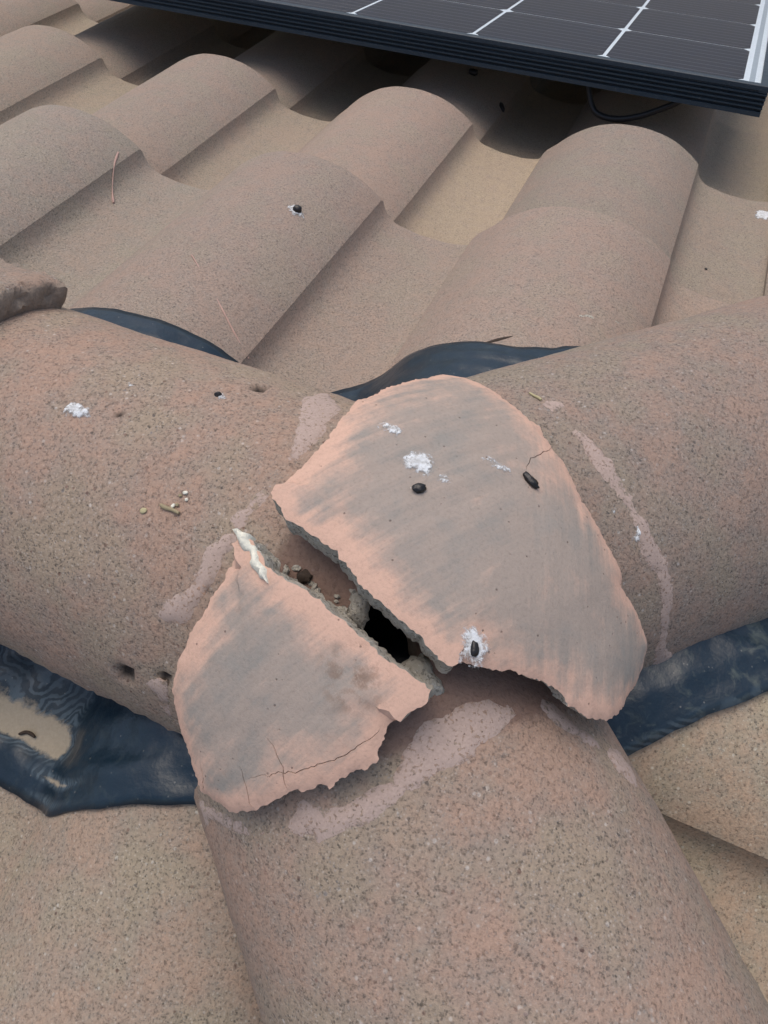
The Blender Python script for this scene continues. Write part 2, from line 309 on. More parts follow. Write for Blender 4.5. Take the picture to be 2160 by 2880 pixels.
def mat_tile(name,mott):
    k=N(name); co=k.obj(); c,h,w,al=tile_color(k,co,mott,k.attr('pan') if mott<.6 else None)
    if mott>.6: c=k.mix(k.math('MULTIPLY',k.attr('fresh'),.8),c,k.mix(k.noise(co,300,3,.7),(.17,.105,.08),(.27,.175,.138)))
    raw=k.attr('raw'); c=k.mix(raw,c,k.mix(k.noise(co,420,3,.7),(.17,.13,.10),(.38,.31,.245)))
    c=k.mix(k.attr('hole_tone'),c,(.035,.028,.024))  # near-black tone in the holes, strongest towards each hole's middle
    return k.fin(c,.93,k.bump(h,.55,.0013),.2)
def mat_smear():
    k=N('mortar_skim'); co=k.obj(False); c,h,w,al=tile_color(k,co)
    e=k.attr('edge'); nz=k.noise(co,210,6,.75); n2=k.noise(co,620,2,.6)
    f=k.math('ADD',k.math('MULTIPLY',e,120.0),k.math('MULTIPLY',nz,2.6))
    solid=k.ramp(k.math('MULTIPLY',f,.5),[(.59,0),(.66,1)]); hole=k.ramp(k.math('ADD',n2,k.math('MULTIPLY',nz,.5)),[(.84,1),(.88,0)])
    cover=k.math('MULTIPLY',solid,hole)
    s=k.mix(nz,SKIM_A,SKIM_B); s=k.mix(1.0,s,k.ramp(k.noise(co,900,1,.6),[(.3,.92),(.7,1.06)]),'MULTIPLY')
    col=k.mix(cover,c,s); n=k.bump(k.math('ADD',k.math('MULTIPLY',h,k.math('SUBTRACT',1.0,k.math('MULTIPLY',cover,.85))),k.math('MULTIPLY',cover,.8)),.5,.0012)
    return k.fin(col,.9,n,.25)
def mat_cap():
    k=N('painted_mortar'); co=k.obj(False)
    e=k.attr('edge'); swirl=k.attr('stroke')
    def stroke(deg,sc):
        st=k.n('ShaderNodeMapping',vector_type='TEXTURE'); k.l(co,st.inputs[0]); st.inputs['Rotation'].default_value=(0,0,math.radians(deg)); st.inputs['Scale'].default_value=sc; return k.noise(st.outputs[0],1.0,4,.65)
    smv=k.sep(k.mix(swirl,stroke(54,(1/11,1/170,1/30)),stroke(108,(1/11,1/170,1/30))))[0]
    big=k.noise(co,26,3,.5,.3); mid=k.noise(co,70,4,.65)
    p=k.math('ADD',k.math('ADD',k.math('MULTIPLY',big,.38),k.math('MULTIPLY',smv,.30)),k.math('MULTIPLY',mid,.32))
    near=k.ramp(e,[(0,.30),(.004,.22),(.011,.10),(.022,.02),(.03,0)])
    pe=k.math('ADD',p,near); peach=k.ramp(pe,[(.55,0),(.61,.30),(.72,1)])
    grey=k.mix(k.ramp(p,[(.38,0),(.50,1)]),CAP_BLUE,CAP_MAUVE)
    c=k.mix(peach,grey,CAP_PEACH)
    grit=k.noise(co,650,4,.75); c=k.mix(1.0,c,k.ramp(grit,[(.28,.82),(.45,.98),(.72,1.07)]),'MULTIPLY'); c=k.mix(1.0,c,k.ramp(smv,[(.3,.95),(.7,1.04)]),'MULTIPLY')
    v=k.n('ShaderNodeTexVoronoi'); k.l(co,v.inputs['Vector']); v.inputs['Scale'].default_value=420
    pit=k.math('MULTIPLY',k.ramp(v.outputs['Distance'],[(.14,1),(.26,0)]),k.ramp(k.sep(v.outputs['Color'])[0],[(.95,0),(.96,1)]))
    c=k.mix(k.math('MULTIPLY',pit,.6),c,(.10,.065,.05))
    c=k.mix(k.math('MULTIPLY',k.attr('crack'),.5),c,(.055,.035,.028)); c=k.mix(k.math('MULTIPLY',k.attr('stain'),k.ramp(k.noise(co,160,4,.7),[(.47,0),(.62,.7)])),c,(.19,.115,.075))
    h=k.math('ADD',k.math('MULTIPLY',smv,.55),k.math('MULTIPLY',grit,.55)); h=k.math('SUBTRACT',h,k.math('MULTIPLY',pit,1.0))
    n=k.bump(h,.42,.0011)
    return k.fin(c,.88,n,.2)
def mat_raw(name,a,b,sc=300):
    k=N(name); co=k.obj(False); g=k.sep(k.voro(co,900))
    c=k.mix(k.noise(co,sc,4,.7),a,b); c=k.mix(k.ramp(g[0],[(.78,0),(.85,.55)]),c,(.12,.11,.095)); c=k.mix(k.ramp(g[1],[(.8,0),(.9,.5)]),c,(.60,.58,.52))
    n=k.bump(k.noise(co,420,4,.75),.9,.002); return k.fin(c,.95,n,.2)
def mat_flash():
    k=N('flashing_membrane'); co=k.obj(False)
    d=k.attr('dust'); lev=k.attr('lev')
    wob=k.math('ADD',lev,k.math('MULTIPLY',k.noise(co,40,4,.6),.0045)); wave=k.math('SINE',k.math('MULTIPLY',wob,4200.0))
    line=k.ramp(k.math('MULTIPLY',k.math('ADD',wave,1.0),.5),[(.30,0),(.8,.75)]); line=k.math('MULTIPLY',line,k.ramp(k.noise(co,38,3),[(.3,.35),(.6,1)]))
    base=k.mix(k.noise(co,120,4,.6),(.004,.013,.023),(.008,.024,.040))
    blot=k.math('MULTIPLY',k.ramp(k.noise(co,95,5,.62,.8),[(.52,0),(.72,1)]),k.attr('blot')); base=k.mix(k.math('MULTIPLY',blot,.55),base,(.11,.13,.11))
    film=k.ramp(d,[(.22,0),(.5,1)]); c=k.mix(k.math('MULTIPLY',film,k.math('ADD',k.math('MULTIPLY',line,.8),.15)),base,(.105,.145,.17))
    dd=k.math('ADD',d,k.math('MULTIPLY',k.math('SUBTRACT',k.noise(co,110,5,.7),.5),.75))
    c=k.mix(k.ramp(dd,[(.60,0),(.80,1)]),c,k.mix(k.noise(co,500,3,.7),(.27,.225,.16),(.40,.345,.26)))
    speck=k.math('MULTIPLY',k.ramp(k.sep(k.voro(co,500))[0],[(.975,0),(.98,1)]),k.ramp(k.voro(co,500,'Distance'),[(.15,.30),(.35,0)])); c=k.mix(speck,c,(.35,.34,.30))
    n=k.bump(k.noise(co,160,4,.6),.35,.0015)
    return k.fin(c,k.ramp(dd,[(.3,.36),(.75,.9)]),n,.5)
def mat_plain(name,col,rough=.6,spec=.4,bump=0,sc=200,var=.12,**kw):
    k=N(name); co=k.obj(False); c=k.mix(k.noise(co,sc,3,.6),tuple(v*(1-var) for v in col),tuple(min(1,v*(1+var)) for v in col))
    n=k.bump(k.noise(co,sc,4,.6),bump,.001) if bump else None
    return k.fin(c,rough,n,spec,**kw)
def mat_splat():
    k=N('dried_dropping'); co=k.obj(False); n1=k.noise(co,360,5,.75); c=k.mix(k.ramp(n1,[(.40,0),(.62,1)]),(.50,.50,.48),(.78,.81,.82))
    cov=k.ramp(k.math('ADD',k.math('MULTIPLY',k.attr('edge'),105.0),k.math('MULTIPLY',n1,1.25)),[(.74,0),(1.25,.92)]); k.val(k.b.inputs['Alpha'],cov)
    return k.fin(c,.8,k.bump(n1,.5,.0012),.3)
def mat_frame():
    k=N('anodised_frame'); co=k.obj(False); s=k.noise(co,90,5,.7); scr=k.ramp(k.noise(co,260,4,.75,1.2),[(.60,0),(.70,1)])
    c=k.mix(s,(.009,.021,.033),(.017,.035,.053)); c=k.mix(k.math('MULTIPLY',scr,.20),c,(.30,.30,.28))
    return k.fin(c,k.ramp(s,[(.3,.38),(.7,.55)]),k.bump(s,.15,.0006),.5)
def mat_cell():
    k=N('silicon_cell'); co=k.obj(False)
    x=k.n('ShaderNodeSeparateXYZ'); k.l(co,x.inputs[0]); yy=k.math('FRACT',k.math('DIVIDE',x.outputs['Y'],.0203)); bus=k.ramp(yy,[(.44,0),(.47,1),(.53,1),(.56,0)])
    c=k.mix(k.noise(co,9,3),(.007,.014,.032),(.014,.017,.028)); c=k.mix(k.math('MULTIPLY',bus,.38),c,(.26,.27,.29))
    dust=k.ramp(k.noise(co,240,5,.7),[(.5,0),(.75,.05)]); c=k.mix(dust,c,(.3,.27,.22))
    return k.fin(c,.45,None,.12)
def mat_glass():
    k=N('panel_glass'); t=k.n('ShaderNodeBsdfTransparent'); g=k.n('ShaderNodeBsdfGlossy'); g.inputs['Roughness'].default_value=.12; fr=k.n('ShaderNodeFresnel'); fr.inputs['IOR'].default_value=1.07; ge=k.n('ShaderNodeNewGeometry'); fac=k.math('MULTIPLY',fr.outputs[0],k.math('SUBTRACT',1.0,ge.outputs['Backfacing']))
    m=k.n('ShaderNodeMixShader'); k.l(fac,m.inputs[0]); k.l(t.outputs[0],m.inputs[1]); k.l(g.outputs[0],m.inputs[2]); k.l(m.outputs[0],k.out.inputs[0]); k.t.nodes.remove(k.b); return k.m
CAP_BLUE=(.290,.268,.238); CAP_MAUVE=(.352,.294,.248); CAP_PEACH=(.60,.395,.300); SKIM_A=(.385,.295,.252); SKIM_B=(.455,.355,.305)
M=dict(tile=mat_tile('ridge_cement',.85),field=mat_tile('field_cement',.45),near=mat_tile('coarse_field_cement',.8),smear=mat_smear(),cap=mat_cap(),raw=mat_raw('broken_mortar',(.36,.325,.26),(.54,.50,.42)),flash=mat_flash(),splat=mat_splat(),
 pellet=mat_plain('dark_dropping',(.012,.010,.009),.35,.5,.6,300,.5),deck=mat_plain('roof_underlay',(.012,.012,.013),.8),ground=mat_plain('dry_ground',(.20,.17,.13),.95,sc=.6),
 frame=mat_frame(),cell=mat_cell(),glass=mat_glass(),back=mat_plain('backsheet',(.62,.70,.74),.5),ribbon=mat_plain('ribbon',(.30,.36,.40),.5),cable=mat_plain('cable_rubber',(.010,.011,.013),.45,.5,.3,300),
 seal=mat_plain('white_sealant',(.74,.72,.60),.7,.3,.7,500),twig=mat_plain('dry_twig',(.30,.25,.15),.8),seed=mat_plain('pale_seed',(.44,.39,.22),.7),brown=mat_plain('brown_bit',(.05,.035,.025),.8,.3,.5,400),drip=mat_plain('pink_paint_drip',(.46,.30,.25),.7,.3,.3,300))
# ------------------------------------------------------------------ setting: ground and the three roof slopes
me=mesh('ground',[(-400,-400,-3.6),(400,-400,-3.6),(400,400,-3.6),(-400,400,-3.6)],[(0,1,2,3)]); tag(link('ground',me,M['ground'],smooth=0),kind='structure')
ROT={'far':0.0,'near':math.pi,'end':-math.pi/2}; OFFX={'far':float(O[0]),'near':LAT['near'],'end':LAT['end']}
def deck_z(d): return float(O[2]-.125+(O[1]-d)*TT)
def deck(name,pl):
    # pl: plan outline with the distance below the ridge for each corner
    n=len(pl); v=[(x,y,deck_z(d)) for x,y,d in pl]+[(x,y,deck_z(d)-.03) for x,y,d in pl]
    f=[tuple(range(n)),tuple(range(2*n-1,n-1,-1))]+[(i,i+n,(i+1)%n+n,(i+1)%n) for i in range(n)]
    return tag(link(name,mesh(name,v,f),M['deck'],smooth=0),kind='structure')
DECK={'far':deck('roof_slope',[(-2.1,.012,.0),(0,.012,0),(3.1,3.112,3.1),(-2.1,3.112,3.1)]),
      'near':deck('roof_slope',[(-2.1,-.012,0),(-2.1,-1.512,1.5),(1.5,-1.512,1.5),(0,-.012,0)]),
      'end':deck('roof_slope',[(.012,0,0),(1.512,-1.5,1.5),(1.512,1.5,1.5)])}
LEN=.42
def tile_mesh():
    xs=np.array(PX); zs=np.array(PZ); zs[0]=-.0200; zs[1]=-.0150
    # finer section
    X=[];Z=[]
    for i in range(len(xs)-1):
        k=max(1,int(round((xs[i+1]-xs[i])/.008)))
        for j in range(k): X.append(xs[i]+(xs[i+1]-xs[i])*j/k)
    X.append(xs[-1]); X=np.array(X)
    # smooth (Catmull-like) heights left of the crease, plain right of it
    Z=np.interp(X,xs,zs)
    Z2=Z.copy()
    for i in range(2,len(X)-2):
        if X[i]<-.012 or X[i]>.02: Z2[i]=(Z[i-1]+2*Z[i]+Z[i+1])/4
    Z=Z2
    Y=[0,-.003,-.008,-.02]+list(np.linspace(-.05,-LEN,11)); drop=[.004,.0012,.0002,0]+[0]*11
    nx=len(X); ny=len(Y); v=[];pan=[];raw=[]
    for j in range(ny):
        for i in range(nx):
            wob=.0006*fbm((X[i]+3,Y[j],.3),40,2)
            v.append((X[i],Y[j]+(0.0012*fbm((X[i],0,1),120,3) if j==0 else 0),Z[i]-drop[j]+wob)); pan.append(float(np.clip((X[i]+.004)/.02,0,1))); raw.append(.0)
    f=[(j*nx+i,j*nx+i+1,(j+1)*nx+i+1,(j+1)*nx+i) for j in range(ny-1) for i in range(nx-1)]; f=[q[::-1] for q in f]
    b=len(v); th=lambda x,y:(.0068+min(.0055,(x+.2)*.3))+(.020 if y>-.012 and -.185<x<.1 else 0)
    for j in (0,2,3,ny-1):
        for i in range(nx): v.append((X[i],Y[j] if j!=2 else -.012,Z[i]-th(X[i],Y[j])-(0 if j else .002))); pan.append(0); raw.append(.6)
    for q in range(3):
        f+=[(b+q*nx+i,b+(q+1)*nx+i,b+(q+1)*nx+i+1,b+q*nx+i+1)[::-1] for i in range(nx-1)]
    f+=[(i,i+1,b+i+1,b+i)[::-1] for i in range(nx-1)]
    t=(ny-1)*nx; u=b+3*nx; f+=[(t+i,u+i,u+i+1,t+i+1)[::-1] for i in range(nx-1)]
    for side in (0,nx-1):
        loop=[j*nx+side for j in range(ny)]+[b+q*nx+side for q in (3,2,1,0)]
        f.append(tuple(loop if side else loop[::-1]))
    return mesh('roof_tile',v,f,dict(pan=pan,raw=raw,hole_tone=[0]*len(v)))
TILE=tile_mesh()
def tile_matrix(sl,i,j):
    px,py=i*PITCH,j*EXPO
    p=Vector((OFFX[sl]+px,O[1]+CT*py,O[2]-ST*py))
    return Matrix.Rotation(ROT[sl],4,'Z')@Matrix.Translation(p)@Matrix.Rotation(TAU-TH,4,'X')
CUT={'far':[((1,-1),-.06)],'near':[((1,1),-.06)],'end':[((-1,1),-.06),((-1,-1),-.06)]}   # keep n.p < c
TV=[Vector(q.co) for q in TILE.vertices]
tint={'A':(1.0,.97,.95,.05)}
def place_tiles(sl,cols,rows):
    for j in rows:
        for i in cols:
            mw=tile_matrix(sl,i,j); W=[mw@q for q in TV[::7]]; keep=True; cuts=[]
            for (nx_,ny_),c in CUT[sl]:
                g=[q.x*nx_+q.y*ny_-c for q in W]
                if min(g)>0: keep=False
                elif max(g)>0: cuts.append((nx_,ny_,c))
            ext=max(abs(q.x) for q in W)
            if not keep: continue
            me=TILE
            if cuts:
                bm=bmesh.new(); bm.from_mesh(TILE); inv=mw.inverted()
                for nx_,ny_,c in cuts:
                    n=Vector((nx_,ny_,0)); pt=n*(c/n.length_squared)
                    r=bmesh.ops.bisect_plane(bm,geom=bm.verts[:]+bm.edges[:]+bm.faces[:],plane_co=inv@pt,plane_no=(inv.to_3x3()@n).normalized(),clear_outer=True)
                me=bpy.data.meshes.new('roof_tile'); bm.to_mesh(me); bm.free()
                if len(me.vertices)<8: continue
            o=link('roof_tile',me,M['field'] if sl=='far' else M['near'],DECK[sl],28); o.matrix_world=mw
            r=random.Random(i*31+j*17+len(sl)); b=r.uniform(.93,1.05)
            col=(b,b*r.uniform(.97,1.0),b*r.uniform(.94,1.0),.35)
            if sl=='far' and j>=1: col=(b*1.03,b*1.0,b*.97,.5)
            if (sl,i,j) in TINT: col=TINT[(sl,i,j)]
            o.color=(col[0]*1.06,col[1]*1.06,col[2]*1.05,col[3]) if sl=='far' else col
            lb=TLAB.get((sl,i,j))
            if lb: o['label']=lb
TINT={('far',0,0):(.98,.98,.98,.1),('far',1,0):(1.0,.955,.95,.12),('far',2,0):(1.05,.985,.97,.15),('far',-1,1):(1.0,.97,.93,.45),('far',0,1):(1.0,.96,.94,.4),('far',1,1):(1.08,1.0,.97,.85),('far',2,1):(.93,.91,.90,.2),
 ('near',0,0):(1.02,1.0,.95,.1),('near',-1,0):(1.0,.98,.95,.1),('end',0,0):(1.18,1.16,1.04,.0),('end',1,0):(1.12,1.1,1.02,0.0)}
TLAB={('far',1,0):'pinkish barrel tile with a dark dropping on its crest',('far',0,0):'grey-brown barrel tile with a pink drip on its side',('far',1,1):'tile with a pale tan pan at the edge of the panel shadow',('far',2,0):'pinkish barrel tile with a pale scrape near the hip',('end',0,0):'pale tan barrel tile below the dark flashing'}
place_tiles('far',range(-5,9),range(0,8)); place_tiles('near',range(-6,7),range(0,3)); place_tiles('end',range(-6,6),range(0,3))
# ------------------------------------------------------------------ ridge and hip tiles
def under_cap(P):
    # 1 where the mortar cap used to cover the tile, 0 outside
    pts=sorted(set(CAP1+CAP2)); lo=[];up=[]
    for q in pts:
        while len(lo)>1 and (lo[-1][0]-lo[-2][0])*(q[1]-lo[-2][1])-(lo[-1][1]-lo[-2][1])*(q[0]-lo[-2][0])<=0: lo.pop()
        lo.append(q)
    for q in pts[::-1]:
        while len(up)>1 and (up[-1][0]-up[-2][0])*(q[1]-up[-2][1])-(up[-1][1]-up[-2][1])*(q[0]-up[-2][0])<=0: up.pop()
        up.append(q)
    H=np.array(lo[:-1]+up[:-1]); V=P-CC; r=np.linalg.norm(V,axis=1); al=np.arccos(V[:,2]/r); be=np.arctan2(V[:,1],V[:,0]); U=np.stack([al*np.cos(be),al*np.sin(be)],1)*.16
    m=np.full(len(U),9.)
    for a,b in zip(H,np.roll(H,-1,0)): e=(b-a)/np.linalg.norm(b-a); m=np.minimum(m,e[0]*(U[:,1]-a[1])-e[1]*(U[:,0]-a[0]))
    return np.clip((m-.001)/.004,0,1)
def relief(p,seed): return .0009*fbm((p[0]+seed,p[1],p[2]),22,2)+.0003*fbm((p[0],p[1]+seed,p[2]),150,2)
def trim_tile(name,k,s0,s1,off=0.0,step=.0032,seed=0,holes=(),rough_end=False,th=.013,ph0=-.02):
    A0,d,sd,n,a,b,tp=FR[k]; ns=int((s1-s0)/step); nf=100; v=[];raw=[];gr=[]
    S=np.linspace(s0,s1,ns); PH=np.linspace(ph0,math.pi+.02,nf)
    for si,s in enumerate(S):
        for ph in PH:
            p=barrel_pt(k,s,ph,off); nv=unit(np.cos(ph)*sd+np.sin(ph)*n)
            h=relief(p,seed); g=0
            for hs,hp,r,dep in holes:
                q=math.hypot(s-hs,(ph-hp)*.107)/r; q*=1+.35*fbm((p[0],p[1],p[2]),230,2)
                if q<1.3: f_=max(0,1-q*q); h-=dep*f_**.7; g=max(g,min(1,f_*1.5)); 
            e=min(s-s0,s1-s); 
            if e<.004: h-=.0016*(1-e/.004)**2
            ss=0
            if si in (0,ns-1): ss=(.0022 if not rough_end else .004)*fbm((ph*.107,seed,k=='R'),130,3)
            edge=min(ph-PH[0],PH[-1]-ph)
            if edge<.002: h+=(.0015 if ph0<0 else .004)*fbm((s,seed+2,0),140,3)
            v.append(p+nv*h+d*ss); raw.append(0.0 if edge>.03 else .25); gr.append(g)
    F=[]
    for i in range(ns-1):
        for j in range(nf-1): F.append((i*nf+j,i*nf+j+1,(i+1)*nf+j+1,(i+1)*nf+j))
    base=len(v); ins=list(range(0,ns,6))+([ns-1] if (ns-1)%6 else []); jn=list(range(0,nf,3))
    for i in ins:
        for j in jn: v.append(barrel_pt(k,S[i],PH[j],off-th)); raw.append(.5); gr.append(0)
    m=len(jn)
    for q in range(len(ins)-1):
        for j in range(m-1): F.append((base+q*m+j,base+(q+1)*m+j,base+(q+1)*m+j+1,base+q*m+j+1))
    # end faces: rough ring between outer and inner edge
    for row,bi,flip in ((0,0,False),(ns-1,len(ins)-1,True)):
        rings=[[row*nf+j for j in range(nf)]]
        for t in (.25,.5,.75):
            ring=[]
            for j in range(nf):
                p=barrel_pt(k,S[row],PH[j],off-th*t); am=(.0042 if rough_end else .0018)
                w=np.array([fbm((p[0]*1.0,p[1]+5*t,p[2]),150,3),fbm((p[1],p[0]+9*t,p[2]),150,3),fbm((p[2],p[1],p[0]+t),150,3)])
                out=(-1 if not flip else 1)*am*(.6+.9*math.sin(t*math.pi))
                v.append(p+w*am*.6+d*out*(.5+.8*fbm((p[0],p[1],p[2]),110,2))); raw.append(1.0); gr.append(0); ring.append(len(v)-1)
            rings.append(ring)
        for r0,r1 in zip(rings,rings[1:]):
            for j in range(nf-1):
                q=(r0[j],r1[j],r1[j+1],r0[j+1]); F.append(q if not flip else q[::-1])
        inner=[base+bi*m+j for j in range(m)]; last=rings[-1]
        for j in range(m-1):
            q=[last[jn[j]+t] for t in range(jn[j+1]-jn[j]+1)]; q=q[::-1]+[inner[j],inner[j+1]]; 
            F.append(tuple(q) if flip else tuple(q[::-1]))
    for jo,ji,flip in ((0,0,True),(nf-1,m-1,False)):
        for q in range(len(ins)-1):
            top=[i*nf+jo for i in range(ins[q],ins[q+1]+1)]; q2=top+[base+(q+1)*m+ji,base+q*m+ji]; F.append(tuple(q2) if flip else tuple(q2[::-1]))
    # bring everything to a local origin at the tile's middle
    o3=np.array(barrel_pt(k,(s0+s1)/2,math.pi/2,off))-np.array([0,0,.1]); v=[np.asarray(q)-o3 for q in v]
    fr=under_cap(np.array(v)+o3) if (off==0 and s0<.1) else [0]*len(v)
    me=mesh(name,v,F,dict(raw=raw,hole_tone=gr,pan=[0]*len(v),fresh=fr))
    bm=bmesh.new(); bm.from_mesh(me); bmesh.ops.recalc_face_normals(bm,faces=bm.faces[:]); bm.to_mesh(me); bm.free()
    o=link(name,me,M['tile'],None,50); o.location=tuple(o3); return o,o3
RIDGE,RO=trim_tile('ridge_tile','r',-.055,.40,seed=1,holes=[(*SP_r_hole,.0062,.0045),(*SP_r_hole2,.0038,.0038),(*SP_r_divot,.005,.004),(*SP_r_chip,.003,.0015)])
RIDGE.color=(1.06,.98,.94,.0); tag(RIDGE,'ridge tile left of the broken mortar cap, spotted with white droppings','ridge tile','ridge and hip tiles')
HIPR,RRO=trim_tile('hip_tile','R',.006,.45,seed=5); HIPR.color=(.93,.90,.90,.0); tag(HIPR,'hip tile running up to the right from the big cap piece','hip tile','ridge and hip tiles')
HIPB,BO=trim_tile('hip_tile','B',.079,.46,seed=9); HIPB.color=(1.03,.97,.94,.0); tag(HIPB,'large speckled hip tile in front, below the cap','hip tile','ridge and hip tiles')
RIDGE2,_=trim_tile('ridge_tile','r',.222,.66,off=.0180,seed=14,rough_end=True,th=.0185,ph0=.80); RIDGE2.color=(.98,.95,.93,0); tag(RIDGE2,'ridge tile at the left edge with a thick crumbly end','ridge tile','ridge and hip tiles')
for k,sd_,lab in (('R',21,'next hip tile down the far hip, tucked under its neighbour'),('B',25,'next hip tile down the near hip, tucked under its neighbour')):
    o,_=trim_tile('hip_tile',k,.415,.85,off=-.0145,step=.006,seed=sd_); tag(o,lab,'hip tile','ridge and hip tiles')
o,_=trim_tile('ridge_tile','r',.62,1.06,off=.031,step=.006,seed=31); tag(o,'second ridge tile along from the crumbly end','ridge tile','ridge and hip tiles')
# ------------------------------------------------------------------ thin films (skims, droppings, drips) laid on surfaces
class Barrel:
    def __init__(s,k): s.k=k
    def uv(s,q): return (q[0],q[1]*.107)
    def pts(s,U,off):
        out=[]
        for u,o in zip(U,np.broadcast_to(off,len(U))):
            ph=u[1]/.107; h=relief(barrel_pt(s.k,u[0],ph),{'r':1,'R':5,'B':9}[s.k]); out.append(barrel_pt(s.k,u[0],ph,float(o)+h))
        return np.array(out)
class Cap:
    def uv(s,q): return q
    def pts(s,U,off): return cap_pts(U,.0125+np.broadcast_to(off,len(U)))
class Field:
    def __init__(s,sl): s.sl=sl
    def uv(s,q): return q
    def pts(s,U,off):
        U=np.asarray(U); z=field_z(s.sl,U[:,0],U[:,1])+np.broadcast_to(off,len(U)); return np.column_stack([U,z])
def film(name,surf,outline,mat,parent=None,po=(0,0,0),thick=.0014,step=.003,rag=.0012,seed=1,sink=.0012):
    pl=ragged([surf.uv(q) for q in outline],step*.55,rag,seed); U,T=fill(pl,step,seed=seed); e=segdist(U,pl)
    off=-sink+(thick+sink)*np.clip(e/.0035,0,1)**.6+np.array([.0004*fbm((u[0],u[1],seed),180,2) for u in U])
    P=surf.pts(U,off); n=len(P); bd=border(T)
    P2=surf.pts(U,np.full(n,-sink-.001)); V=list(P)+list(P2); F=list(T)+[t[::-1] for t in [tuple(i+n for i in t) for t in T]]
    F+=[(a,a+n,b+n,b) for a,b in bd]
    c=np.array(po) if parent is not None else P.mean(0)
    me=mesh(name,[np.asarray(q)-c for q in V],F,dict(edge=np.r_[e,e*0],raw=[0]*2*n,pan=[0]*2*n,hole_tone=[0]*2*n,fresh=[0]*2*n))
    bm=bmesh.new(); bm.from_mesh(me); bmesh.ops.recalc_face_normals(bm,faces=bm.faces[:]); bm.to_mesh(me); bm.free()
    o=link(name,me,mat,parent,60)
    if parent is None: o.location=tuple(c)
    return o
for k,par,po in (('r',RIDGE,RO),('R',HIPR,RRO),('B',HIPB,BO)):
    for i,pl in enumerate(SMEAR[k]): 
        o=film('mortar_smear',Barrel(k),pl,M['smear'],par,po,.0011,.003,.0016,i+1,.0001); o.color=par.color
# ------------------------------------------------------------------ the broken cap: two pieces of mortar
def cap_piece(name,poly,cracks,brk,label,seed,stain=None,slope=.0008):
    pl=ragged(poly,.0013,.0013,seed); lines=[ragged(c,.0015,.0014,seed+3,False) for c in cracks]
    inside=[]
    for l in lines:      # keep crack lines clear of the border
        d=segdist(l,pl); inside.append([p for p,q in zip(l,d) if q>.0012])
    lines=[l for l in inside if len(l)>2]; mids=lines; lines=[]
    for l in mids:       # each crack is a hairline groove: middle line plus its two lips
        L=np.array(l); t=np.gradient(L,axis=0); t/=np.linalg.norm(t,axis=1)[:,None]; nn=np.stack([-t[:,1],t[:,0]],1); wd=np.interp(np.linspace(0,1,len(L)),[0,.3,.8,1],[.00008,.00024,.00022,.00008])[:,None]
        lines+=[L.tolist(),(L+nn*wd).tolist(),(L-nn*wd).tolist()]
    U,T=fill(pl,.0021,lines,seed); e=segdist(U,pl); cr=np.zeros(len(U))
    for l in mids: cr=np.maximum(cr,(segdist(U,l,False)<1e-5)*1.0)
    A=np.array(poly); eb=segdist(U,brk,False) if brk else np.full(len(U),1.)
    thin=np.where(eb<e+.004,0,1)                       # outer rims feather out, the break stays thick
    wob=np.array([.0008*fbm((u[0],u[1],seed),22,2)+.00022*fbm((u[1],u[0],seed),150,2) for u in U])
    top=.0125+wob-thin*.0036*np.exp(-e/.010)-.0004*np.exp(-e/.0012)-.0006*cr
    P=cap_pts(U,top); bd=border(T)
    # wall: walk the border, three rough rings down to the underside
    nxt=dict(bd); V=list(P); n0=len(P); B=[bd[0][0]]
    loops=[];left=set(a for a,_ in bd)
    while left:
        a=next(iter(left)); loop=[]
        while a in left: left.discard(a); loop.append(a); a=nxt.get(a,-1)
        loops.append(loop)
    F=list(T); mi=[0]*len(T); edge=list(e); crk=list(cr)
    st=[0.0]*n0
    ring_t=[.72,.40,.08]
    under={}
    for loop in loops:
        prev=loop; Lp=np.array([U[i] for i in loop]); ctr=U.mean(0)
        tt=np.array([top[i] for i in loop])
        for r,t in enumerate(ring_t):
            isb=np.array([eb[i]<.004 for i in loop]); inn=Lp+(ctr-Lp)/np.linalg.norm(ctr-Lp,axis=1)[:,None]*(np.where(isb,-slope,.0011)*(r+1))[:,None]
            off=-.001+(tt+.001)*t
            Q=cap_pts(inn,off); Q+=np.array([[.0015*fbm((q[0]+r,q[1],q[2]),170,3),.0015*fbm((q[1],q[0]+r,q[2]),170,3),.0009*fbm((q[2],q[1],q[0]+r),170,3)] for q in Q])
            b=len(V); V+=list(Q); cur=[b+i for i in range(len(loop))]; edge+=[0]*len(loop); crk+=[0]*len(loop)
            for i in range(len(loop)):
                j=(i+1)%len(loop); F.append((prev[i],cur[i],cur[j],prev[j])); mi.append(1)
            prev=cur
        for i,a in enumerate(loop): under[a]=prev[i]
    b=len(V); Q=cap_pts(U,np.full(len(U),-.0005)); V+=list(Q); edge+=[0]*len(U); crk+=[0]*len(U)
    idx=[under.get(i,b+i) for i in range(len(U))]
    for t in T: F.append(tuple(idx[i] for i in t)[::-1]); mi.append(1)
    V=np.array(V); c=V.mean(0)
    strk=np.clip((V[:,0]-.095+.25*(V[:,1]+.02))/.03,0,1)
    sta=np.zeros(len(V))
    if stain is not None: q=cap_pts([stain],.0125)[0]; r=np.linalg.norm(V-q,axis=1); sta=np.clip(1-r/.016,0,1)**.5
    me=mesh(name,V-c,F,dict(edge=edge,crack=crk,stroke=strk,stain=sta),mi)
    bm=bmesh.new(); bm.from_mesh(me); bmesh.ops.delete(bm,geom=[q for q in bm.verts if not q.link_faces],context='VERTS'); bmesh.ops.recalc_face_normals(bm,faces=bm.faces[:]); bm.to_mesh(me); bm.free()
    o=link(name,me,[M['cap'],M['raw']],None,38); o.location=tuple(c); return tag(o,label,'mortar cap','broken mortar cap')
CRK1=CRK1[:1]; CRK2=CRK2[:4]
BRK1=CAP1[-20:]+[CAP1[0]]; BRK2=CAP2[:22]
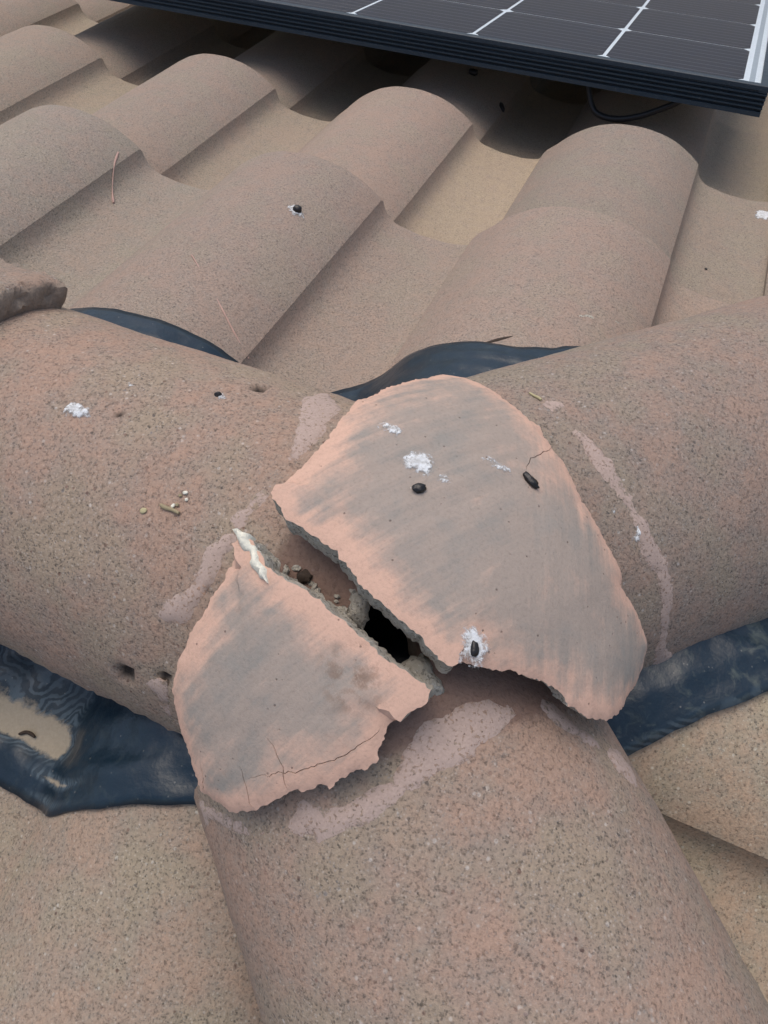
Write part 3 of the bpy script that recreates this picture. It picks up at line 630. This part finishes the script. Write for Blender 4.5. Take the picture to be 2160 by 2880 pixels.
PIECE1=cap_piece('mortar_cap_piece',CAP1,CRK1,BRK1,'larger domed piece of the cracked mortar cap, with droppings on it',3)
PIECE2=cap_piece('mortar_cap_piece',CAP2,CRK2,BRK2,'smaller piece of the cracked mortar cap, with a white sealant strip',8,SP_cap_stain,.0006)
# lump of raw mortar on the hip tile in the break
def lump(name,surf,outline,mat,h,label,cat,seed=1,step=.002,base=-.002):
    pl=ragged([surf.uv(q) for q in outline],.0015,.0016,seed); U,T=fill(pl,step,seed=seed); e=segdist(U,pl)
    off=base+h*np.clip(e/.007,0,1)**.55+np.array([.0018*fbm((u[0],u[1],seed),150,4) for u in U]); P=surf.pts(U,off); n=len(P); P2=surf.pts(U,np.full(n,-.004)); c=P.mean(0)
    F=list(T)+[tuple(i+n for i in t)[::-1] for t in T]+[(a,a+n,b+n,b) for a,b in border(T)]
    me=mesh(name,np.r_[P,P2]-c,F); bm=bmesh.new(); bm.from_mesh(me); bmesh.ops.recalc_face_normals(bm,faces=bm.faces[:]); bm.to_mesh(me); bm.free()
    o=link(name,me,mat,None,60); o.location=tuple(c); return tag(o,label,cat)
lump('mortar_lump',Barrel('B'),LUMP,M['raw'],.009,'grey lump of bare mortar in the crack between the cap pieces','mortar',4)
lump('sealant_strip',Cap(),STRIP,M['seal'],.0032,'cream white strip of sealant curling over the crack corner','sealant',6,.0013,.0010)
lump('mortar_lump',Barrel('r'),LUMP2,M['raw'],.0062,'rough mortar crust on the broken end of the ridge tile','mortar',5)
def rubble():
    root=empty('mortar_crumbs',tuple(barrel_pt('r',*RUB[0]))); tag(root,'loose mortar crumbs lying in the crack between the cap pieces','crumbs'); c0=np.array(root.location); r=random.Random(5)
    for i,(s_,ph) in enumerate(RUB):
        for q in range(1 if i==0 else 3):
            a,b=s_+r.uniform(-.003,.003)*(i>0),ph+r.uniform(-.03,.03)*(i>0); z=r.uniform(.0008,.0019) if i else .0026
            p=barrel_pt('r',a,b,z*.6); ax=[np.array([z*r.uniform(.8,1.5),0,z*.2]),np.array([0,z*r.uniform(.7,1.1),0]),np.array([0,z*.2,z*.8])]
            blob('crumb',p-c0,ax,M['brown'] if i==0 else M['raw'],60+i*3+q,.5,root)
# ------------------------------------------------------------------ flashing under the ridge and hip tiles
LINES={'r':((-1,0),'far','near'),'R':((.7071,.7071),'far','end'),'B':((.7071,-.7071),'end','near')}
def flash_z(sl,x,y,d):
    s=0
    for o_ in (-.012,-.006,0,.006,.012): 
        dx,dy=((o_,0) if sl!='end' else (0,o_)); s=s+field_z(sl,x+dx,y+dy)
    return np.maximum(s/5+.0045,field_z(sl,x,y)+.0030)
def flashing(name,k,s0,s1,wide,label,lift=0.0,dense=.003):
    (ux,uy),sa,sb=LINES[k]; left=(-uy,ux); V=[];F=[];dust=[];lev=[];blot=[]
    ns=int((s1-s0)/dense); S=np.linspace(s0,s1,ns); nd=60
    ncol=0; rows=[]
    for s in S:
        row=[]
        for side in (1,-1):
            # which slope lies on this side
            tx,ty=ux*s+left[0]*side*.1,uy*s+left[1]*side*.1
            sl=sa if ((ty>0 and sa=='far') or (sa=='end' and tx>abs(ty)*.999 and side==1)) else sb
            if k=='R': sl='far' if side==1 else 'end'
            if k=='r': sl='far' if side==-1 else 'near'
            if k=='B': sl='end' if side==1 else 'near'
            w=float(np.interp(s,*wide[sl]))+.0012*fbm((s,side,4),50,2)
            lst=[]
            D=w*np.arange(nd//2+1)/(nd//2); X=ux*s+left[0]*side*D; Y=uy*s+left[1]*side*D; Z=flash_z(sl,X,Y,D)
            for d,x,y,z in zip(D.tolist(),X.tolist(),Y.tolist(),Z.tolist()):
                r=w-d
                core=float(.02-(0 if k=='r' else s*TT*.7071)); t=np.clip((d-.035)/.055,0,1); t=t*t*(3-2*t); z=core*(1-t)+z*t
                z+=lift+.0018*math.exp(-((r-.022)/.004)**2)+.0014*math.exp(-((r-.046)/.003)**2)+(.0016*fbm((x,y,0),60,3)+(.0026*fbm((x*.6+y,y*2.2,3),34,3) if sl=='near' else 0))*min(1,d/.1)*min(1,.25+r/.02)
                if r<.004: z-=.001
                lx,ly=to_local(sl,x,y); lxm=(lx+.2)%PITCH-.2
                pn=float(np.interp(lxm,[-.2,-.19,.006,.022,.10,.105],[1,0,0,1,1,1]))
                du=pn*(math.exp(-((r-.036)/.0115)**2)*1.0+.48*math.exp(-((r-.062)/.026)**2))+.85*math.exp(-((lxm-.01)/.03)**2)*(math.exp(-((r-.0175)/.0016)**2)+math.exp(-((r-.0068)/.0016)**2))+.10*(1-pn)
                if sl=='end': du=.55*math.exp(-(r/.006)**2)
                if sl=='far': du*=.2
                lst.append(((x,y,z),du,z+d*.25+pn*.01,1.0 if sl=='end' else .25))
            row.append(lst)
        full=row[1][::-1]+row[0][1:]; rows.append(full)
    m=len(rows[0])
    for full in rows:
        for p,du,lv,bl in full: V.append(p); dust.append(du); lev.append(lv); blot.append(bl)
    for i in range(ns-1):
        for j in range(m-1): F.append((i*m+j,(i+1)*m+j,(i+1)*m+j+1,i*m+j+1))
    c=np.array([ux*(s0+s1)/2,uy*(s0+s1)/2,0]); me=mesh(name,np.array(V)-c,F,dict(dust=dust,lev=lev,blot=blot))
    o=link(name,me,M['flash'],None,80); o.location=tuple(c); md=o.modifiers.new('thickness','SOLIDIFY'); md.thickness=.0022; md.offset=-1
    return tag(o,label,'flashing','dark flashing strips')
flashing('flashing_strip','r',-.09,1.2,dict(far=([0,.17,.30],[.186,.186,.173]),near=([.018,.046,.078,.106,.166],[.1376,.148,.160,.1706,.166])),'dark blue flashing draped under the ridge tile, dusty in its fold')
flashing('flashing_strip','R',.0,1.0,dict(far=([0,.084,.139,.166,.207,.237,.4],[.21,.218,.213,.187,.148,.138,.125]),end=([.1,.15,.3],[.150,.150,.156])),'dark blotched flashing under the hip tile on the right',.002)
flashing('flashing_strip','B',.13,1.0,dict(end=([0,1],[.105,.105]),near=([0,1],[.09,.09])),'dark flashing under the large front hip tile',-.002,.006)
# ------------------------------------------------------------------ solar panel
ex=Vector((1,0,-.0167)).normalized(); ey=Vector((0,1,.035)); ez=ex.cross(ey).normalized(); ey=ez.cross(ex)
PM=Matrix(((ex.x,ey.x,ez.x,.665),(ex.y,ey.y,ez.y,.4),(ex.z,ey.z,ez.z,.0838),(0,0,0,1)))
W0=Matrix(((1,0,0,O[0]),(0,CT,ST,O[1]),(0,-ST,CT,O[2]),(0,0,0,1)))
PAN=empty('solar_panel'); PAN.matrix_world=W0@PM; tag(PAN,'solar panel with dark ribbed frame above the far tiles','solar panel')
PW,PL,FH=1.176,2.285,.0355
def rail(name,L,mat_=None):
    # frame bar along +x, outer face at y=0, ribbed outer side, mitred ends left square
    pr=[(.0115,-.0018),(.0115,0),(.0008,0),(0,-.0008)]; z=-.0062
    pr.append((0,-.006))
    for _ in range(5): pr+= [(.0022,z-.0010),(.0022,z-.0030),(0,z-.0034),(0,z-.0050)]; z-=.0052
    pr+=[(0,-FH),(.024,-FH),(.024,-FH+.0016),(.0022,-FH+.0016),(.0022,-.008),(.0115,-.008),]
    n=len(pr); v=[(0,y,q) for y,q in pr]+[(L,y,q) for y,q in pr]; f=[(i,(i+1)%n,(i+1)%n+n,i+n) for i in range(n)]+[tuple(range(n-1,-1,-1)),tuple(range(n,2*n))]
    me=mesh(name,v,f); bm=bmesh.new(); bm.from_mesh(me); bmesh.ops.recalc_face_normals(bm,faces=bm.faces[:]); bm.to_mesh(me); bm.free()
    return link(name,me,M['frame'],PAN,30)
rail('frame_rail',PW).location=(-PW,0,0)
o=rail('frame_rail',PW); o.location=(0,PL,0); o.rotation_euler=(0,0,math.pi)
o=rail('frame_rail',PL-.0006); o.location=(.0006,.0003,-.0003); o.rotation_euler=(0,0,math.pi/2)
o=rail('frame_rail',PL-.0006); o.location=(-PW-.0006,PL-.0003,-.0003); o.rotation_euler=(0,0,-math.pi/2)
v,f=boxv(-PW+.004,-.004,.004,PL-.004,-.0075,-.00345); link('backsheet',mesh('backsheet',v,f),M['back'],PAN,0)
CW,CL=.1805,.1822; pitch=.1855
def cell_mesh():
    c=.0085; w,l=CW,CL; p=[(c,0),(w-c,0),(w,c),(w,l-c),(w-c,l),(c,l),(0,l-c),(0,c)]
    v=[(x,y,0) for x,y in p]+[(x,y,-.0004) for x,y in p]; f=[tuple(range(8)),tuple(range(15,7,-1))]+[(i,i+8,(i+1)%8+8,(i+1)%8) for i in range(8)]
    return mesh('solar_cell',v,f)
CM=cell_mesh()
for a in range(6):
    for b in range(12):
        o=link('solar_cell',CM,M['cell'],PAN,0); o.location=(-.033-CW-a*pitch,.026+b*.1858,-.0030)
v,f=boxv(-.0255,-.0185,.018,PL-.03,-.0036,-.0031); link('ribbon',mesh('ribbon',v,f),M['ribbon'],PAN,0)
v,f=boxv(-PW+.0116,-.0116,.0116,PL-.0116,-.0022,-.0014); link('glass',mesh('glass',v,f),M['glass'],PAN,0)
def tube(name,pts,r,mat,nside=10,local=True):
    P=[np.array(q,float) for q in pts]
    # smooth
    for _ in range(3):
        Q=[P[0]]
        for a,b in zip(P,P[1:]): Q+=[a*.75+b*.25,a*.25+b*.75]
        P=Q+[P[-1]]
    V=[];F=[]; up=np.array([.1,.2,1.])
    for i,q in enumerate(P):
        t=unit(P[min(i+1,len(P)-1)]-P[max(i-1,0)]); s=unit(np.cross(t,up)); w=np.cross(s,t); rr=r if np.isscalar(r) else np.interp(i/(len(P)-1),np.linspace(0,1,len(r)),r)
        for a in range(nside): V.append(q+rr*(math.cos(a/nside*6.2832)*s+math.sin(a/nside*6.2832)*w))
    for i in range(len(P)-1):
        for a in range(nside): F.append((i*nside+a,i*nside+(a+1)%nside,(i+1)*nside+(a+1)%nside,(i+1)*nside+a))
    F+=[tuple(range(nside))[::-1],tuple(range((len(P)-1)*nside,len(P)*nside))]
    V=np.array(V); c=V.mean(0) if local else np.zeros(3); o=link(name,mesh(name,V-c,F),mat,None,60); o.location=tuple(c); return o
def fw(p): return np.array((W0@Vector(p))[:])
tag(tube('cable',[fw(q) for q in [(CABLE[0][0]-.01,.52,CABLE[0][2]+.01)]+list(CABLE)+[(CABLE[-1][0]+.05,.56,CABLE[-1][2]+.012)]],.0042,M['cable']),'black cable sagging below the panel frame','cable')
# ------------------------------------------------------------------ small things lying about
def blob(name,center,axes,mat,seed,amp=.18,parent=None,res=2):
    bm=bmesh.new(); bmesh.ops.create_icosphere(bm,subdivisions=3,radius=1)
    for q in bm.verts: q.co*=1+amp*fbm(q.co+Vector((seed,0,0)),1.7,3)
    R3=np.array(axes)  # rows: axis vectors with lengths
    for q in bm.verts: q.co=Vector(tuple(q.co[0]*R3[0]+q.co[1]*R3[1]+q.co[2]*R3[2]))
    me=bpy.data.meshes.new(name); bm.to_mesh(me); bm.free(); o=link(name,me,mat,parent,80)
    o.location=tuple(center); return o
def axes_at(surf,u,L,Wd,H,ang):
    P=surf.pts(np.array([surf.uv(u) if False else u,(u[0]+.002,u[1]),(u[0],u[1]+.002)]),0.0); a=unit(P[1]-P[0]); n=unit(np.cross(a,P[2]-P[0])); 
    if n[2]<0: n=-n
    b=np.cross(n,a); e=a*math.cos(ang)+b*math.sin(ang); g=np.cross(n,e); return P[0],n,[e*L,g*Wd,n*H]
def disc(u,r,seed,asp=1.0,ang=0.0,n=26):
    o=[]
    for i in range(n):
        t=i/n*6.2832; k=r*(1+.35*fbm((math.cos(t)*1.3+seed,math.sin(t)*1.3,seed),1.0,3)); x,y=k*math.cos(t)*asp,k*math.sin(t)/asp
        o.append((u[0]+x*math.cos(ang)-y*math.sin(ang),u[1]+x*math.sin(ang)+y*math.cos(ang)))
    return o
class Raw:   # surface given in its own plane coordinates
    def __init__(s,b): s.b=b
    def uv(s,q): return q
    def pts(s,U,off): return s.b.pts(U,off)
def buv(k,sp): return (sp[0],sp[1]*.107)
def dropping(surf,u,r,label,pellet=None,seed=1,asp=1.0,ang=0.0,thick=.0012):
    """white splat, with a dark pellet on it where the photo shows one"""
    root=empty('bird_dropping',tuple(surf.pts(np.array([u,u]),0.0)[0])); tag(root,label,'dropping','bird droppings on the tiles'); po=np.array(root.location)
    r*=.85
    if r: film('white_splat',Raw(surf),disc(u,r,seed,asp,ang),M['splat'],root,po,thick,max(.0012,r/7),.0006,seed,.0004)
    if pellet:
        dx,dy,L,Wd,H,a=pellet; L*=.8; Wd*=.8; H*=.72; c,n,ax=axes_at(surf,(u[0]+dx,u[1]+dy),L,Wd,H,a); blob('dark_pellet',c+n*H*.6-po,ax,M['pellet'],seed,.25,root)
    return root
rubble()
CS=Cap(); BR=Barrel('r'); BRR=Barrel('R'); BB=Barrel('B'); FF=Field('far')
dropping(CS,SP_cap_white,.0085,'bright white splash in the middle of the larger cap piece',None,11,1.0,.3,.0006)
dropping(CS,SP_cap_white2,.0045,'small white fleck just right of the bright splash',None,12,1.1,.1,.0006)
dropping(CS,SP_cap_faint,.006,'thin white smear near the top of the larger cap piece',None,13,1.3,.4,.0004)
dropping(CS,SP_cap_streak,.006,'white streak leading to the long dark dropping',None,14,1.6,-.1,.0004)
dropping(CS,SP_cap_pellet1,0,'round black glossy dropping on the larger cap piece',(0,0,.0038,.0030,.0026,.5),15)
dropping(CS,SP_cap_pellet2,.004,'long black dropping near the right edge of the cap',(0,0,.0062,.0026,.0022,-.35),16,1.5,-.3,.0004)
dropping(CS,SP_cap_white3,.0088,'white ringed dropping at the lower edge of the larger cap piece',(.0008,-.0005,.0042,.0022,.0016,-1.2),17,.85,.3,.0005)
dropping(CS,SP_cap_white4,.003,'tiny white fleck beside the round black dropping',None,18,1.2,.3,.0004)
dropping(BR,buv('r',SP_r_white),.0085,'thick white dropping on the ridge tile, the leftmost one',None,19,1.25,.2,.0017)
dropping(BR,buv('r',SP_r_small),.0050,'small white dropping with a dark red core on the ridge tile',(.001,.0006,.0026,.0018,.0020,.4),20,1.2,.2,.0012)
dropping(BR,buv('r',SP_r_faint),.0035,'faint whitish spot on the ridge tile crest',None,21,1.2,.0,.0004)
dropping(BRR,buv('R',SP_R_white),.0062,'white splash beside the mortar smear on the right hip tile',None,22,1.3,.9,.0009)
dropping(BRR,buv('R',SP_R_small),.0035,'small white fleck on the right hip tile above the splash',None,23,1.2,.9,.0007)
dropping(FF,SF_far_pellet,.0105,'dark dropping on a white ring on the pinkish barrel tile',(.0018,0,.0055,.0048,.0058,.2),24,1.2,2.6,.0016)
dropping(FF,SF_far_white,.016,'white patch in the pan at the right edge',None,25,1.0,.2,.0008)
dropping(FF,SF_far_dot,.002,'tiny dropping in the pan right of the far tiles',(0,0,.0022,.0016,.0014,0),26)
dropping(FF,SF_far_pelletB,0,'pale dropping in the shadow under the panel',(0,0,.010,.008,.007,.3),27)
dropping(FF,SF_far_pelletC,0,'dark dropping in the shadow under the panel',(0,0,.011,.005,.004,-.8),28)
# drips and scrapes belong to the tile they mark
root=empty('paint_drip',tuple(FF.pts(np.array([SF_far_drip2,SF_far_drip2]),0)[0])); tag(root,'thin pink mortar drip down the side of the leftmost near barrel','mortar drip')
P=FF.pts(np.array([SF_far_drip0,SF_far_drip1,SF_far_drip2,SF_far_drip3]),.0006); o=tube('drip',P-np.array(root.location),[.0009,.0015,.0005,.0005,.0016,.0010],M['drip'],8,False); o.parent=root
P=FF.pts(np.array([SF_far_string0,SF_far_string1,SF_far_string2,SF_far_string3]),.0013); tag(tube('mortar_thread',P,.0007,M['drip'],6),'fine straight pink thread of mortar across the pinkish barrel tile','mortar thread')
lump('scraped_patch',FF,[(SF_far_scrape[0]+x,SF_far_scrape[1]+y) for x,y in ((-.022,-.012),(.0,-.0035),(.020,.010),(.022,.014),(0,.003),(-.020,-.006))],M['raw'],.0022,'pale scraped streak on the barrel tile near the right hip','scrape',9,.003,-.0004)
P=FF.pts(np.array([SF_far_scr0,((SF_far_scr0[0]+SF_far_scr1[0])/2,(SF_far_scr0[1]+SF_far_scr1[1])/2),SF_far_scr1]),-.0007); tag(tube('scratch_crust',P,[.0016,.0024,.0008],M['brown'],7),'short dark brown crust at the flashing edge of the far tiles','crust')
def twig(k,sp,L,ang,r,mat,name,label,cat):
    u=buv(k,sp); P0,n,ax=axes_at(Barrel(k),u,1,1,1,ang); e=ax[0]; P=[P0+n*r*.8+e*L*t+np.cross(n,e)*.0012*math.sin(t*4) for t in (-.5,-.2,.1,.5)]; return tag(tube(name,P,[r*.8,r,r*.9,r*.7],mat,8),label,cat)
twig('r',SP_r_twig,.011,2.9,.0011,M['twig'],'twig','short pale twig lying on the ridge tile','twig')
twig('R',SP_R_needle,.009,1.5,.0008,M['seed'],'needle','tiny yellow needle at the top of the right hip tile','needle')
c,n,ax=axes_at(BR,buv('r',SP_r_seed),.0018,.0014,.0005,.4); tag(blob('seed_husk',c+n*.0006,ax,M['seed'],31,.15),'flat yellow seed husk on the ridge tile','seed')
root=empty('crumb_pile',tuple(BR.pts(np.array([buv('r',SP_r_bits)]*2),0)[0])); tag(root,'little heap of pale crumbs above the twig','crumbs')
for i in range(5):
    u=buv('r',SP_r_bits); u=(u[0]+rng.uniform(-.004,.004),u[1]+rng.uniform(-.005,.005)); c,n,ax=axes_at(BR,u,rng.uniform(.0008,.0016),.0009,.0007,rng.uniform(0,3)); blob('crumb',c+n*.0007-np.array(root.location),ax,M['twig'] if i%2 else M['seal'],40+i,.3,root)
NF=SF_near_worm; P=np.array([(NF[0]+a,NF[1]+b,float(field_z('near',np.array([NF[0]+a]),np.array([NF[1]+b]))[0])+.0062) for a,b in ((-.006,-.002),(-.002,.001),(.002,.001),(.006,.0))]); tag(tube('brown_husk',P,[.0007,.0012,.0012,.0007],M['brown'],8),'small dark brown husk in the dusty fold of the flashing','husk')
